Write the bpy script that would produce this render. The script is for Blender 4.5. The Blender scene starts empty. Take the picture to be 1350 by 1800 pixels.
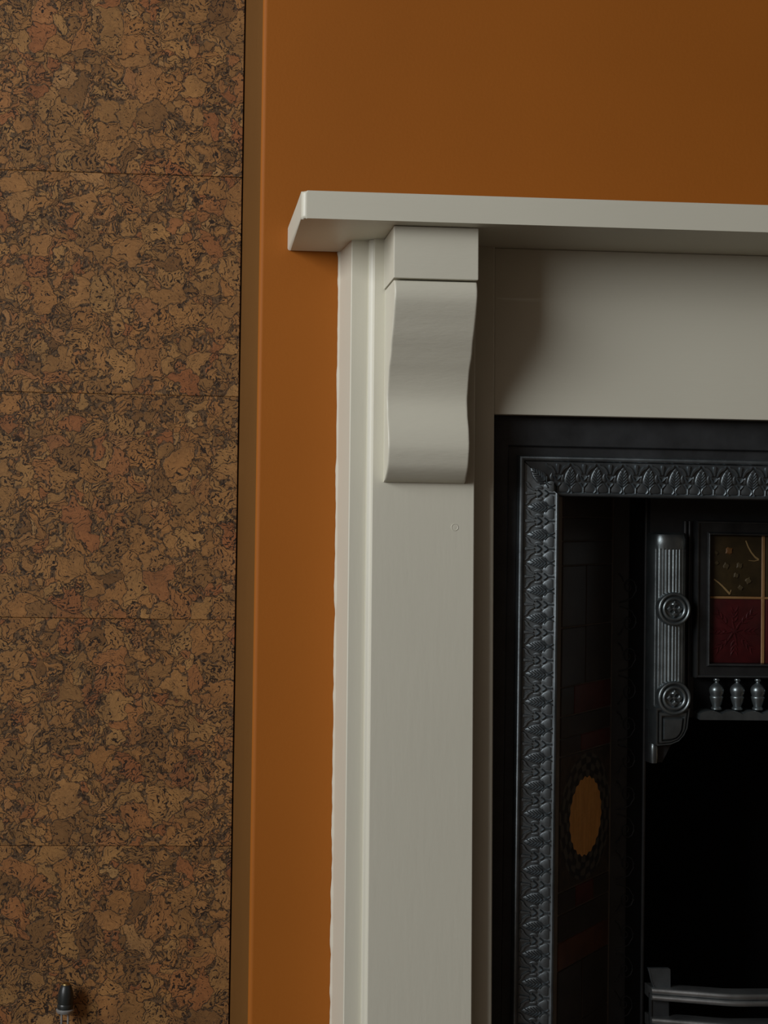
import bpy, bmesh, math, random
from mathutils import Vector, Matrix, noise

random.seed(7)
SC = bpy.context.scene
COL = SC.collection
PI = math.pi

# ------------------------------------------------------------------ camera
# metres; X right, Y away from the viewer (chimney breast face at Y = 0), Z up from the floor
F_PX, CX_PX, CY_PX = 2700.0, 460.952, 809.833          # focal length and principal point (photo is a crop)
R_CAM = Matrix(((0.99741901, -0.07026267, 0.01478103),
                (0.0196613, 0.06928147, -0.99740338),
                (0.06905617, 0.99511971, 0.07048411)))   # rows: image right, image down, forward
cam_d = bpy.data.cameras.new('camera')
cam = bpy.data.objects.new('camera', cam_d)
COL.objects.link(cam)
rt, dn, fw = R_CAM[0], R_CAM[1], R_CAM[2]
m = Matrix(((rt.x, -dn.x, -fw.x), (rt.y, -dn.y, -fw.y), (rt.z, -dn.z, -fw.z))).to_4x4()
m.translation = Vector((0.0, -1.71, 0.88))
cam.matrix_world = m
cam_d.sensor_fit = 'VERTICAL'
cam_d.sensor_height = 36.0
cam_d.sensor_width = 27.0
cam_d.lens = 36.0 * F_PX / 1800.0
cam_d.shift_x = (675.0 - CX_PX) / 1800.0
cam_d.shift_y = -(900.0 - CY_PX) / 1800.0
cam_d.clip_start = 0.05
SC.camera = cam

# ------------------------------------------------------------------ world, light, exposure
w = bpy.data.worlds.new('dim_daylight')
SC.world = w
w.use_nodes = True
w.node_tree.nodes['Background'].inputs[0].default_value = (0.62, 0.74, 0.9, 1)
w.node_tree.nodes['Background'].inputs[1].default_value = 0.06


def window_light(name, loc, size_x, size_y, rot, power, col):
    d = bpy.data.lights.new(name, 'AREA')
    d.shape = 'RECTANGLE'
    d.size, d.size_y, d.energy, d.color = size_x, size_y, power, col
    o = bpy.data.objects.new(name, d)
    o.location = loc
    o.rotation_euler = rot
    COL.objects.link(o)
    return o


# overcast daylight coming in through the window in the left wall, level with the viewer
window_light('window_daylight', (-2.63, -2.22, 2.02), 1.7, 2.15, (0, -PI / 2, 0), 136, (0.97, 0.99, 1.0))

vs = SC.view_settings
SC.display_settings.display_device = 'sRGB'
vs.view_transform = 'Standard'
vs.look = 'None'
vs.gamma = 1.0
vs.use_curve_mapping = False
vs.exposure = 0.0


# ------------------------------------------------------------------ material helpers
def new_mat(name):
    mt = bpy.data.materials.new(name)
    mt.use_nodes = True
    nt = mt.node_tree
    return mt, nt, nt.nodes, nt.links, nt.nodes['Principled BSDF']


def N(nt, kind, **kw):
    n = nt.nodes.new(kind)
    for k, v in kw.items():
        setattr(n, k, v)
    return n


def setv(n, name, v):
    n.inputs[name].default_value = v


def mathn(nt, op, a, b=None, c=None, clamp=False):
    n = N(nt, 'ShaderNodeMath', operation=op, use_clamp=clamp)
    for i, v in enumerate((a, b, c)):
        if v is None:
            continue
        if isinstance(v, (int, float)):
            n.inputs[i].default_value = v
        else:
            nt.links.new(v, n.inputs[i])
    return n.outputs[0]


def mixc(nt, fac, a, b, mode='MIX'):
    n = N(nt, 'ShaderNodeMix', data_type='RGBA', blend_type=mode)
    for s, v in ((n.inputs[0], fac), (n.inputs[6], a), (n.inputs[7], b)):
        if isinstance(v, (int, float)):
            s.default_value = v
        elif isinstance(v, tuple):
            s.default_value = v + (1,) if len(v) == 3 else v
        else:
            nt.links.new(v, s)
    return n.outputs[2]


def ramp(nt, fac, stops, interp='LINEAR'):
    n = N(nt, 'ShaderNodeValToRGB')
    n.color_ramp.interpolation = interp
    e = n.color_ramp.elements
    while len(e) < len(stops):
        e.new(0.5)
    for i, (p, c) in enumerate(stops):
        e[i].position = p
        e[i].color = tuple(c) + (1,) if len(c) == 3 else c
    nt.links.new(fac, n.inputs[0])
    return n.outputs[0]


def noise_tex(nt, vec, scale, detail=2.0, rough=0.5):
    n = N(nt, 'ShaderNodeTexNoise')
    setv(n, 'Scale', scale)
    setv(n, 'Detail', detail)
    setv(n, 'Roughness', rough)
    if vec is not None:
        nt.links.new(vec, n.inputs['Vector'])
    return n


def bump(nt, height, strength, dist, normal=None):
    n = N(nt, 'ShaderNodeBump')
    setv(n, 'Strength', strength)
    setv(n, 'Distance', dist)
    nt.links.new(height, n.inputs['Height'])
    if normal is not None:
        nt.links.new(normal, n.inputs['Normal'])
    return n.outputs[0]


def paint(name, col, rough, mott=0.06, grain=0.00025, brush=(60, 60, 60), spec=0.5, coat=0.0):
    mt, nt, nd, lk, bs = new_mat(name)
    tc = N(nt, 'ShaderNodeTexCoord').outputs['Object']
    big = noise_tex(nt, tc, 3.0, 3)
    dark = tuple(c * (1 - mott) for c in col)
    lite = tuple(min(1, c * (1 + mott)) for c in col)
    lk.new(ramp(nt, big.outputs[0], [(0.3, dark), (0.7, lite)]), bs.inputs['Base Color'])
    mp = N(nt, 'ShaderNodeMapping')
    setv(mp, 'Scale', brush)
    lk.new(tc, mp.inputs['Vector'])
    fine = noise_tex(nt, mp.outputs[0], 6.0, 4, 0.6)
    lk.new(bump(nt, fine.outputs[0], 0.35, grain), bs.inputs['Normal'])
    setv(bs, 'Roughness', rough)
    setv(bs, 'Specular IOR Level', spec)
    setv(bs, 'Coat Weight', coat)
    return mt


def cork_material():
    mt, nt, nd, lk, bs = new_mat('cork')
    tc = N(nt, 'ShaderNodeTexCoord').outputs['Object']
    oi = N(nt, 'ShaderNodeObjectInfo')
    off = N(nt, 'ShaderNodeCombineXYZ')
    lk.new(mathn(nt, 'MULTIPLY', oi.outputs['Random'], 7.0), off.inputs[0])
    lk.new(mathn(nt, 'MULTIPLY', oi.outputs['Random'], 3.1), off.inputs[2])
    add = N(nt, 'ShaderNodeVectorMath', operation='ADD')
    lk.new(tc, add.inputs[0])
    lk.new(off.outputs[0], add.inputs[1])
    # flatten: x, z only (the sheet is a slice)
    sp = N(nt, 'ShaderNodeSeparateXYZ')
    lk.new(add.outputs[0], sp.inputs[0])
    fl = N(nt, 'ShaderNodeCombineXYZ')
    lk.new(sp.outputs[0], fl.inputs[0])
    lk.new(sp.outputs[2], fl.inputs[1])
    P = fl.outputs[0]

    def warped(P, sc1, a1, sc2, a2):
        cur = P
        for s, a in ((sc1, a1), (sc2, a2)):
            nz = noise_tex(nt, P, s, 2, 0.55)
            sub = N(nt, 'ShaderNodeVectorMath', operation='SUBTRACT')
            lk.new(nz.outputs['Color'], sub.inputs[0])
            sub.inputs[1].default_value = (0.5, 0.5, 0.5)
            scl = N(nt, 'ShaderNodeVectorMath', operation='SCALE')
            lk.new(sub.outputs[0], scl.inputs[0])
            scl.inputs['Scale'].default_value = a
            ad = N(nt, 'ShaderNodeVectorMath', operation='ADD')
            lk.new(cur, ad.inputs[0])
            lk.new(scl.outputs[0], ad.inputs[1])
            cur = ad.outputs[0]
        return cur

    Wp = warped(P, 32, 0.042, 150, 0.0095)

    def cells(scale, vec):
        v = N(nt, 'ShaderNodeTexVoronoi', voronoi_dimensions='2D', feature='F1')
        setv(v, 'Scale', scale)
        lk.new(vec, v.inputs['Vector'])
        e = N(nt, 'ShaderNodeTexVoronoi', voronoi_dimensions='2D', feature='DISTANCE_TO_EDGE')
        setv(e, 'Scale', scale)
        lk.new(vec, e.inputs['Vector'])
        s = N(nt, 'ShaderNodeSeparateColor')
        lk.new(v.outputs['Color'], s.inputs[0])
        return s.outputs, mathn(nt, 'DIVIDE', e.outputs['Distance'], scale)

    A, eA = cells(33, Wp)
    B, eB = cells(64, Wp)
    C_, eC = cells(125, Wp)
    useB = mathn(nt, 'GREATER_THAN', A[0], 0.45)
    useC = mathn(nt, 'MULTIPLY', useB, mathn(nt, 'GREATER_THAN', B[0], 0.80))

    def pick(a, b, c):
        m1 = N(nt, 'ShaderNodeMix')
        lk.new(useB, m1.inputs[0]); lk.new(a, m1.inputs[2]); lk.new(b, m1.inputs[3])
        m2 = N(nt, 'ShaderNodeMix')
        lk.new(useC, m2.inputs[0]); lk.new(m1.outputs[0], m2.inputs[2]); lk.new(c, m2.inputs[3])
        return m2.outputs[0]

    edge = mathn(nt, 'MINIMUM', eA, mathn(nt, 'ADD', eB, mathn(nt, 'MULTIPLY', mathn(nt, 'SUBTRACT', 1.0, useB), 1.0)))
    edge = mathn(nt, 'MINIMUM', edge, mathn(nt, 'ADD', eC, mathn(nt, 'MULTIPLY', mathn(nt, 'SUBTRACT', 1.0, useC), 1.0)))
    tone = pick(A[1], B[1], C_[1])
    rnd = pick(A[2], B[2], C_[2])
    # streaks and lenticels run in each chip's own direction
    ro = N(nt, 'ShaderNodeVectorRotate', rotation_type='Z_AXIS')
    lk.new(Wp, ro.inputs['Vector'])
    lk.new(mathn(nt, 'MULTIPLY', rnd, 6.283), ro.inputs['Angle'])
    st = N(nt, 'ShaderNodeMapping')
    setv(st, 'Scale', (190, 420, 1))
    lk.new(ro.outputs[0], st.inputs['Vector'])
    spots = noise_tex(nt, st.outputs[0], 1.0, 1.5, 0.5)
    st2 = N(nt, 'ShaderNodeMapping')
    setv(st2, 'Scale', (120, 700, 1))
    lk.new(ro.outputs[0], st2.inputs['Vector'])
    grain = noise_tex(nt, st2.outputs[0], 1.0, 3, 0.6)

    base = ramp(nt, tone, [(0.0, (0.190, 0.095, 0.034)), (0.2, (0.295, 0.154, 0.053)), (0.42, (0.325, 0.154, 0.050)),
                           (0.62, (0.345, 0.190, 0.067)), (0.78, (0.315, 0.146, 0.050)), (0.92, (0.290, 0.112, 0.040)),
                           (1.0, (0.380, 0.220, 0.084))])
    g = ramp(nt, grain.outputs[0], [(0.3, (0.70, 0.66, 0.62)), (0.62, (1.10, 1.08, 1.05))])
    base = mixc(nt, 1.0, base, g, 'MULTIPLY')
    mid = noise_tex(nt, P, 22, 3)
    base = mixc(nt, 1.0, base, ramp(nt, mid.outputs[0], [(0.3, (0.78, 0.78, 0.80)), (0.7, (1.12, 1.1, 1.08))]), 'MULTIPLY')
    # pores: many in some chips, few in others
    dens = mathn(nt, 'ADD', 0.36, mathn(nt, 'MULTIPLY', rnd, 0.11))
    hole = mathn(nt, 'DIVIDE', mathn(nt, 'SUBTRACT', dens, spots.outputs[0]), 0.035, clamp=True)
    col = mixc(nt, hole, base, (0.026, 0.014, 0.008))
    # dark bark and glue in the gaps, wide here and hairline there
    gapn = noise_tex(nt, P, 70, 2.5, 0.6)
    wid = mathn(nt, 'ADD', 0.00022, mathn(nt, 'MULTIPLY', mathn(nt, 'SUBTRACT', gapn.outputs[0], 0.48, clamp=True), 0.0080))
    dgap = mathn(nt, 'DIVIDE', mathn(nt, 'SUBTRACT', edge, wid), 0.0005)
    gap = mathn(nt, 'SUBTRACT', 1.0, dgap, clamp=True)
    # meandering cracks
    crn = noise_tex(nt, Wp, 105, 2, 0.55)
    crk = mathn(nt, 'DIVIDE', mathn(nt, 'ABSOLUTE', mathn(nt, 'SUBTRACT', crn.outputs[0], 0.5)), 0.016)
    crm = noise_tex(nt, P, 38, 1)
    crk = mathn(nt, 'MULTIPLY', mathn(nt, 'SUBTRACT', 1.0, crk, clamp=True), mathn(nt, 'MULTIPLY', mathn(nt, 'SUBTRACT', crm.outputs[0], 0.44, clamp=True), 6.0, clamp=True))
    gcol = mixc(nt, ramp(nt, gapn.outputs[0], [(0.5, (0, 0, 0)), (0.62, (1, 1, 1))]), (0.045, 0.026, 0.013), (0.125, 0.074, 0.037))
    gn2 = noise_tex(nt, P, 260, 2)
    gcol = mixc(nt, ramp(nt, gn2.outputs[0], [(0.42, (1, 1, 1)), (0.5, (0, 0, 0))]), gcol, (0.020, 0.012, 0.007))
    col = mixc(nt, mathn(nt, 'MULTIPLY', gap, 0.92), col, gcol)
    col = mixc(nt, mathn(nt, 'MULTIPLY', crk, 0.8), col, (0.045, 0.027, 0.016))
    lk.new(col, bs.inputs['Base Color'])
    h = mathn(nt, 'SUBTRACT', mathn(nt, 'SUBTRACT', mathn(nt, 'MULTIPLY', tone, 0.5), mathn(nt, 'MULTIPLY', mathn(nt, 'MAXIMUM', gap, crk), 0.8)),
              mathn(nt, 'MULTIPLY', hole, 0.7))
    h = mathn(nt, 'ADD', h, mathn(nt, 'MULTIPLY', grain.outputs[0], 0.25))
    lk.new(bump(nt, h, 0.5, 0.0008), bs.inputs['Normal'])
    setv(bs, 'Roughness', 0.62)
    setv(bs, 'Specular IOR Level', 0.3)
    return mt


def iron_material(name, base, rough, metal=0.0, spec=0.5, bumpy=0.0003):
    mt, nt, nd, lk, bs = new_mat(name)
    tc = N(nt, 'ShaderNodeTexCoord').outputs['Object']
    nz = noise_tex(nt, tc, 30, 4, 0.6)
    lk.new(ramp(nt, nz.outputs[0], [(0.3, tuple(c * 0.7 for c in base)), (0.7, tuple(c * 1.3 for c in base))]), bs.inputs['Base Color'])
    rr = N(nt, 'ShaderNodeMapRange')
    setv(rr, 'To Min', rough * 0.85)
    setv(rr, 'To Max', rough * 1.15)
    lk.new(nz.outputs[0], rr.inputs[0])
    lk.new(rr.outputs[0], bs.inputs['Roughness'])
    fine = noise_tex(nt, tc, 420, 3, 0.6)
    lk.new(bump(nt, fine.outputs[0], 0.3, bumpy), bs.inputs['Normal'])
    setv(bs, 'Metallic', metal)
    setv(bs, 'Specular IOR Level', spec)
    return mt


def glaze(name, col, col2, rough=0.25, sc=25):
    mt, nt, nd, lk, bs = new_mat(name)
    tc = N(nt, 'ShaderNodeTexCoord').outputs['Object']
    nz = noise_tex(nt, tc, sc, 4, 0.6)
    lk.new(ramp(nt, nz.outputs[0], [(0.35, col), (0.65, col2)]), bs.inputs['Base Color'])
    lk.new(bump(nt, nz.outputs[0], 0.2, 0.0006), bs.inputs['Normal'])
    setv(bs, 'Roughness', rough)
    return mt


def picture_tile_material():
    """flat print on one glazed tile: ochre disc inside a dark leafy wreath"""
    mt, nt, nd, lk, bs = new_mat('painted_tile')
    tc = N(nt, 'ShaderNodeTexCoord').outputs['Object']
    sp = N(nt, 'ShaderNodeSeparateXYZ')
    lk.new(tc, sp.inputs[0])
    r = mathn(nt, 'SQRT', mathn(nt, 'ADD', mathn(nt, 'POWER', sp.outputs[0], 2.0), mathn(nt, 'POWER', sp.outputs[2], 2.0)))
    ang = mathn(nt, 'ARCTAN2', sp.outputs[2], sp.outputs[0])
    nz = noise_tex(nt, tc, 70, 3, 0.6)
    rj = mathn(nt, 'ADD', r, mathn(nt, 'MULTIPLY', mathn(nt, 'SINE', mathn(nt, 'MULTIPLY', ang, 22.0)), 0.0011))
    disc = mathn(nt, 'LESS_THAN', rj, 0.0445)
    streak = N(nt, 'ShaderNodeMapping')
    setv(streak, 'Scale', (160, 1, 30))
    lk.new(tc, streak.inputs['Vector'])
    sn = noise_tex(nt, streak.outputs[0], 1.0, 3)
    oc = ramp(nt, sn.outputs[0], [(0.3, (0.58, 0.27, 0.070)), (0.7, (0.75, 0.37, 0.10))])
    pet = mathn(nt, 'MULTIPLY', mathn(nt, 'SINE', mathn(nt, 'MULTIPLY', ang, 14.0)),
                mathn(nt, 'SINE', mathn(nt, 'MULTIPLY', r, 420.0)))
    leaf = ramp(nt, mathn(nt, 'ADD', mathn(nt, 'MULTIPLY', pet, 0.5), nz.outputs[0]),
                [(0.45, (0.020, 0.019, 0.018)), (0.62, (0.085, 0.076, 0.062))])
    wr = mathn(nt, 'LESS_THAN', r, 0.0715)
    bg = ramp(nt, nz.outputs[0], [(0.4, (0.034, 0.026, 0.019)), (0.6, (0.055, 0.038, 0.026))])
    col = mixc(nt, wr, bg, leaf)
    col = mixc(nt, disc, col, oc)
    lk.new(col, bs.inputs['Base Color'])
    lk.new(bump(nt, pet, 0.15, 0.0006), bs.inputs['Normal'])
    setv(bs, 'Roughness', 0.4)
    return mt


M = {}
M['white'] = paint('white_gloss_paint', (0.635, 0.612, 0.508), 0.42, 0.03, 0.00045, (25, 25, 4))
M['white_h'] = paint('white_paint_brushed_along', (0.635, 0.612, 0.508), 0.42, 0.03, 0.00045, (4, 25, 30))
M['white_grain'] = paint('white_paint_over_wood_grain', (0.635, 0.612, 0.508), 0.42, 0.03, 0.0007, (12, 12, 40))
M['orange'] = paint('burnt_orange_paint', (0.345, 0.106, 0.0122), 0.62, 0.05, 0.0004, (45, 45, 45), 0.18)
M['ochre'] = paint('shade_darkened_side_paint', (0.172, 0.074, 0.0145), 0.55, 0.08, 0.0004, (45, 45, 45), 0.3)  # the breast's orange, dulled so its sides look shaded; shade in the colour
M['cork'] = cork_material()
M['backing'] = paint('dark_backing', (0.03, 0.02, 0.012), 0.9)
M['iron'] = iron_material('black_iron', (0.026, 0.028, 0.030), 0.48)
M['iron_polish'] = iron_material('blackleaded_iron', (0.165, 0.190, 0.205), 0.40, 0.85)
M['iron_column'] = iron_material('polished_column_iron', (0.20, 0.230, 0.240), 0.33, 0.85)
M['iron_satin'] = iron_material('satin_iron', (0.055, 0.058, 0.060), 0.34, 0.7)
M['soot'] = iron_material('sooty_iron', (0.003, 0.003, 0.0035), 0.8, 0, 0.2)
M['bar'] = iron_material('burnished_grate_iron', (0.36, 0.375, 0.38), 0.34, 0.9)
M['tile_dark'] = glaze('dark_brown_glaze', (0.030, 0.024, 0.019), (0.046, 0.036, 0.028), 0.35)
M['tile_red'] = glaze('oxblood_glaze', (0.100, 0.026, 0.017), (0.055, 0.018, 0.013), 0.35)
M['tile_amber'] = glaze('amber_brown_glaze', (0.12, 0.046, 0.018), (0.06, 0.025, 0.014), 0.35)
M['grout'] = glaze('grout', (0.075, 0.062, 0.050), (0.10, 0.082, 0.064), 0.8)
M['grout_dark'] = glaze('sooty_grout', (0.12, 0.10, 0.08), (0.16, 0.135, 0.11), 0.8)
M['grout_amber'] = glaze('amber_edge_grout', (0.22, 0.11, 0.04), (0.28, 0.16, 0.065), 0.5)
M['tile_olive'] = glaze('olive_brown_glaze', (0.026, 0.018, 0.008), (0.042, 0.028, 0.011), 0.35, 60)
M['twig'] = glaze('raised_twig_glaze', (0.20, 0.13, 0.055), (0.25, 0.165, 0.07), 0.4)
M['blossom'] = glaze('faded_orange_blossom_glaze', (0.12, 0.052, 0.013), (0.15, 0.068, 0.02), 0.5)
M['blossom_dim'] = glaze('dim_olive_blossom_glaze', (0.050, 0.035, 0.015), (0.065, 0.046, 0.02), 0.5)
M['tile_maroon'] = glaze('maroon_glaze', (0.060, 0.0078, 0.009), (0.036, 0.006, 0.007), 0.30, 50)
M['painted'] = picture_tile_material()
M['floor'] = paint('dark_floorboards', (0.07, 0.04, 0.022), 0.5)
M['ceiling'] = paint('dull_ceiling_paint', (0.16, 0.15, 0.14), 0.8)
M['room'] = paint('dark_room_wall_paint', (0.11, 0.075, 0.05), 0.7)
M['fit_black'] = iron_material('black_plastic', (0.020, 0.023, 0.022), 0.35)
M['steel'] = iron_material('bright_steel', (0.36, 0.36, 0.35), 0.35, 0.5)
M['brass'] = iron_material('dull_brass', (0.45, 0.32, 0.13), 0.4, 1.0)


# ------------------------------------------------------------------ mesh helpers
def link(name, bm, mat, parent=None, smooth=30, loc=None):
    bmesh.ops.remove_doubles(bm, verts=bm.verts, dist=1e-6)
    bmesh.ops.recalc_face_normals(bm, faces=bm.faces)
    me = bpy.data.meshes.new(name)
    bm.to_mesh(me)
    bm.free()
    for mt in (mat if isinstance(mat, (list, tuple)) else [mat]):
        me.materials.append(mt)
    if smooth:
        me.polygons.foreach_set('use_smooth', [True] * len(me.polygons))
        me.set_sharp_from_angle(angle=math.radians(smooth))
    o = bpy.data.objects.new(name, me)
    COL.objects.link(o)
    if parent is not None:
        o.parent = parent
    if loc is not None:
        o.location = loc
    return o


def weighted(o):
    """keep broad faces flat-shaded beside their small rounded arrises"""
    wn = o.modifiers.new('weighted_normal', 'WEIGHTED_NORMAL')
    wn.mode = 'FACE_AREA'
    wn.weight = 90
    wn.keep_sharp = True
    return o


def dup(o, parent, name=None, loc=None, rot=None):
    c = o.copy()
    COL.objects.link(c)
    c.parent = parent
    if name:
        c.name = name
    if loc is not None:
        c.location = loc
    if rot is not None:
        c.rotation_euler = rot
    return c


def tag(o, label=None, cat=None, kind=None, group=None):
    if label:
        o['label'] = label
    if cat:
        o['category'] = cat
    if kind:
        o['kind'] = kind
    if group:
        o['group'] = group
    return o


def box(bm, x0, x1, y0, y1, z0, z1, bev=0.0, seg=2, mi=0):
    r = bmesh.ops.create_cube(bm, size=1.0)
    for v in r['verts']:
        v.co = Vector((x0 + (v.co.x + .5) * (x1 - x0), y0 + (v.co.y + .5) * (y1 - y0), z0 + (v.co.z + .5) * (z1 - z0)))
    fs = list({f for v in r['verts'] for f in v.link_faces})
    for f in fs:
        f.material_index = mi
    if bev:
        es = list({e for v in r['verts'] for e in v.link_edges})
        bmesh.ops.bevel(bm, geom=es, offset=bev, segments=seg, affect='EDGES', profile=0.5)
    return bm


def extrude_poly(bm, pts, to3, a, b, mi=0, n=1):
    """closed 2D outline pts swept from a to b (n slices); to3(u, v, t) -> point"""
    rings = []
    for k in range(n + 1):
        t = a + (b - a) * k / n
        rings.append([bm.verts.new(to3(u, v, t)) for u, v in pts])
    L = len(pts)
    for k in range(n):
        for i in range(L):
            f = bm.faces.new((rings[k][i], rings[k][(i + 1) % L], rings[k + 1][(i + 1) % L], rings[k + 1][i]))
            f.material_index = mi
    for rg in (rings[0], rings[-1]):
        f = bm.faces.new(rg)
        f.material_index = mi
    return bm


def tube(bm, pts, rad, sides=8, mi=0, squash=None, cap=True):
    """round bar along points; rad a number or one per point; squash=(axis vector, factor)"""
    pts = [Vector(p) for p in pts]
    rings = []
    prev = None
    for i, p in enumerate(pts):
        d = (pts[min(i + 1, len(pts) - 1)] - pts[max(i - 1, 0)]).normalized()
        if prev is None:
            ref = Vector((0, 1, 0)) if abs(d.y) < 0.9 else Vector((1, 0, 0))
            u = d.cross(ref).normalized()
        else:
            u = (prev - d * prev.dot(d)).normalized()
        prev = u
        v = d.cross(u)
        r = rad[i] if isinstance(rad, (list, tuple)) else rad
        ring = []
        for k in range(sides):
            a = 2 * PI * k / sides
            o = u * math.cos(a) * r + v * math.sin(a) * r
            if squash:
                ax, fct = squash
                o -= ax * o.dot(ax) * (1 - fct)
            ring.append(bm.verts.new(p + o))
        rings.append(ring)
    for i in range(len(rings) - 1):
        for k in range(sides):
            f = bm.faces.new((rings[i][k], rings[i][(k + 1) % sides], rings[i + 1][(k + 1) % sides], rings[i + 1][k]))
            f.material_index = mi
    if cap:
        for rg in (rings[0], rings[-1]):
            f = bm.faces.new(rg)
            f.material_index = mi
    return bm


def lathe(bm, prof, seg=20, mi=0, axis='z', at=(0, 0, 0), flat=1.0):
    """prof = [(radius, height)]; axis z (upright) or y (towards the viewer, height measured to -Y)"""
    rings = []
    for r, h in prof:
        ring = []
        for k in range(seg):
            a = 2 * PI * k / seg
            c, s = math.cos(a) * max(r, 1e-5), math.sin(a) * max(r, 1e-5)
            p = (c, s * flat, h) if axis == 'z' else (c, -h, s)
            ring.append(bm.verts.new(Vector(p) + Vector(at)))
        rings.append(ring)
    for i in range(len(rings) - 1):
        for k in range(seg):
            f = bm.faces.new((rings[i][k], rings[i][(k + 1) % seg], rings[i + 1][(k + 1) % seg], rings[i + 1][k]))
            f.material_index = mi
    for rg in (rings[0], rings[-1]):
        f = bm.faces.new(rg)
        f.material_index = mi
    return bm


def arc(cx, cy, r, a0, a1, n):
    return [(cx + r * math.cos(a0 + (a1 - a0) * i / n), cy + r * math.sin(a0 + (a1 - a0) * i / n)) for i in range(n + 1)]


def root(name, loc, label, cat, rot=(0, 0, 0)):
    o = bpy.data.objects.new(name, None)
    o.empty_display_size = 0.1
    o.location = loc
    o.rotation_euler = rot
    COL.objects.link(o)
    return tag(o, label, cat)


def B():
    return bmesh.new()


# ------------------------------------------------------------------ setting
CXF = 0.721                 # centre line of the fireplace
XL, XR = -2.6, 2.7          # room
YB, YF = 0.36, -3.4
HT = 3.0
BL, BR = 0.112, 2 * CXF - 0.112     # chimney breast sides


def struct(name, bm, mat, label, cat, parent=None, smooth=0):
    o = link(name, bm, mat, parent, smooth)
    if parent is None:
        tag(o, label, cat, 'structure')
    return o


struct('floor', box(B(), XL - .1, XR + .1, YF - .1, YB + .2, -.1, 0), M['floor'], 'dark floorboards of the room below the fireplace', 'floor')
struct('ceiling', box(B(), XL - .1, XR + .1, YF - .1, YB + .2, HT, HT + .1), M['ceiling'], 'dull ceiling above the fireplace room', 'ceiling')
# left wall with the window opening
WY0, WY1, WZ0, WZ1 = -3.36, -1.08, 1.15, 2.88
b = B()
box(b, XL - .12, XL, YF - .1, WY0, 0, HT)
box(b, XL - .12, XL, WY1, YB + .2, 0, HT)
box(b, XL - .12, XL, WY0, WY1, 0, WZ0)
box(b, XL - .12, XL, WY0, WY1, WZ1, HT)
struct('wall_left', b, M['room'], 'dark painted side wall left of the cork alcove holding the window', 'wall')
b = B()
for y in (WY0 + .02, (WY0 + WY1) / 2, WY1 - .02):
    box(b, XL - .10, XL - .06, y - .02, y + .02, WZ0, WZ1)
for z in (WZ0 + .02, WZ1 - .02):
    box(b, XL - .10, XL - .06, WY0, WY1, z - .02, z + .02)
struct('window_1', b, M['white'], 'white framed window in the left wall', 'window')
struct('wall_right', box(B(), XR, XR + .1, YF - .1, YB + .2, 0, HT), M['room'], 'dark painted side wall right of the fireplace', 'wall')
struct('wall_rear', box(B(), XL - .1, XR + .1, YF - .1, YF, 0, HT), M['room'], 'dark painted wall behind the viewer', 'wall')

# alcove wall: backing with cork tiles
b = B()
box(b, XL, BL, YB + .006, YB + .1, 0, HT)
box(b, BR, XR, YB + .006, YB + .1, 0, HT)
alcove = struct('wall_alcove', b, M['backing'], 'alcove wall left of the chimney breast faced with brown cork tiles', 'wall')
rows = [0.0, 0.2095, 0.5119, 0.8112, 1.1129, 1.4153, 1.717, 2.019, 2.321, HT]
n_t = 0
for ri in range(len(rows) - 1):
    z0, z1 = rows[ri], rows[ri + 1]
    x1 = BL - 0.0016
    while x1 > XL + .001:
        x0 = max(XL, x1 - 0.6)
        b = B()
        hw, hh = (x1 - x0) / 2 - .0002, (z1 - z0) / 2 - .0002
        box(b, -hw, hw, 0, .006, -hh, hh, .0006, 1)
        link('cork_tile', b, M['cork'], alcove, 0, ((x0 + x1) / 2, YB + random.uniform(0, .0004), (z0 + z1) / 2))
        x1 = x0

# chimney breast, rounded plaster corners
def breast_side(sgn):
    x_in = 0.43
    r = 0.0055
    pts = [(BL, YB + .1), (x_in, YB + .1), (x_in, 0)]
    pts += arc(BL + r, r, r, -PI / 2, -PI, 6)
    f = (lambda u, v, t: (u, v, t)) if sgn > 0 else (lambda u, v, t: (2 * CXF - u, v, t))
    return pts, f


b = B()
for s in (1, -1):
    pts, f = breast_side(s)
    extrude_poly(b, pts, f, 0, HT)
box(b, .43, 2 * CXF - .43, 0, YB + .1, 1.03, HT)
b.normal_update()
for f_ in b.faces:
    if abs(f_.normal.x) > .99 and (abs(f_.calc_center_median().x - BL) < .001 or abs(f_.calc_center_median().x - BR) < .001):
        f_.material_index = 1  # side faces: painted-in shade instead of the plain orange
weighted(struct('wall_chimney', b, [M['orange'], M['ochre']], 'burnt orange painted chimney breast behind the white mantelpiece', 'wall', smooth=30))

# ------------------------------------------------------------------ mantelpiece
mp = root('mantelpiece', (CXF, 0, 0), 'white painted wooden mantelpiece with thick shelf and scroll corbel on orange wall', 'mantelpiece')


def mlink(name, bm, mat, parent=mp, smooth=30):
    """world-coordinate mesh to child of the mantelpiece"""
    for v in bm.verts:
        v.co.x -= CXF
    return weighted(link(name, bm, mat, parent, smooth))


def mir(bm):
    """mirrored copy of a world-coordinate bmesh about the fireplace centre line"""
    c = bm.copy()
    for v in c.verts:
        v.co.x = 2 * CXF - v.co.x
    bmesh.ops.reverse_faces(c, faces=c.faces)
    return c


def both(name, make, mat, parent=mp, smooth=30):
    a = make()
    c = mir(a)
    o1 = mlink(name, a, mat, parent, smooth)
    o2 = mlink(name, c, mat, parent, smooth)
    return o1, o2


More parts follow.
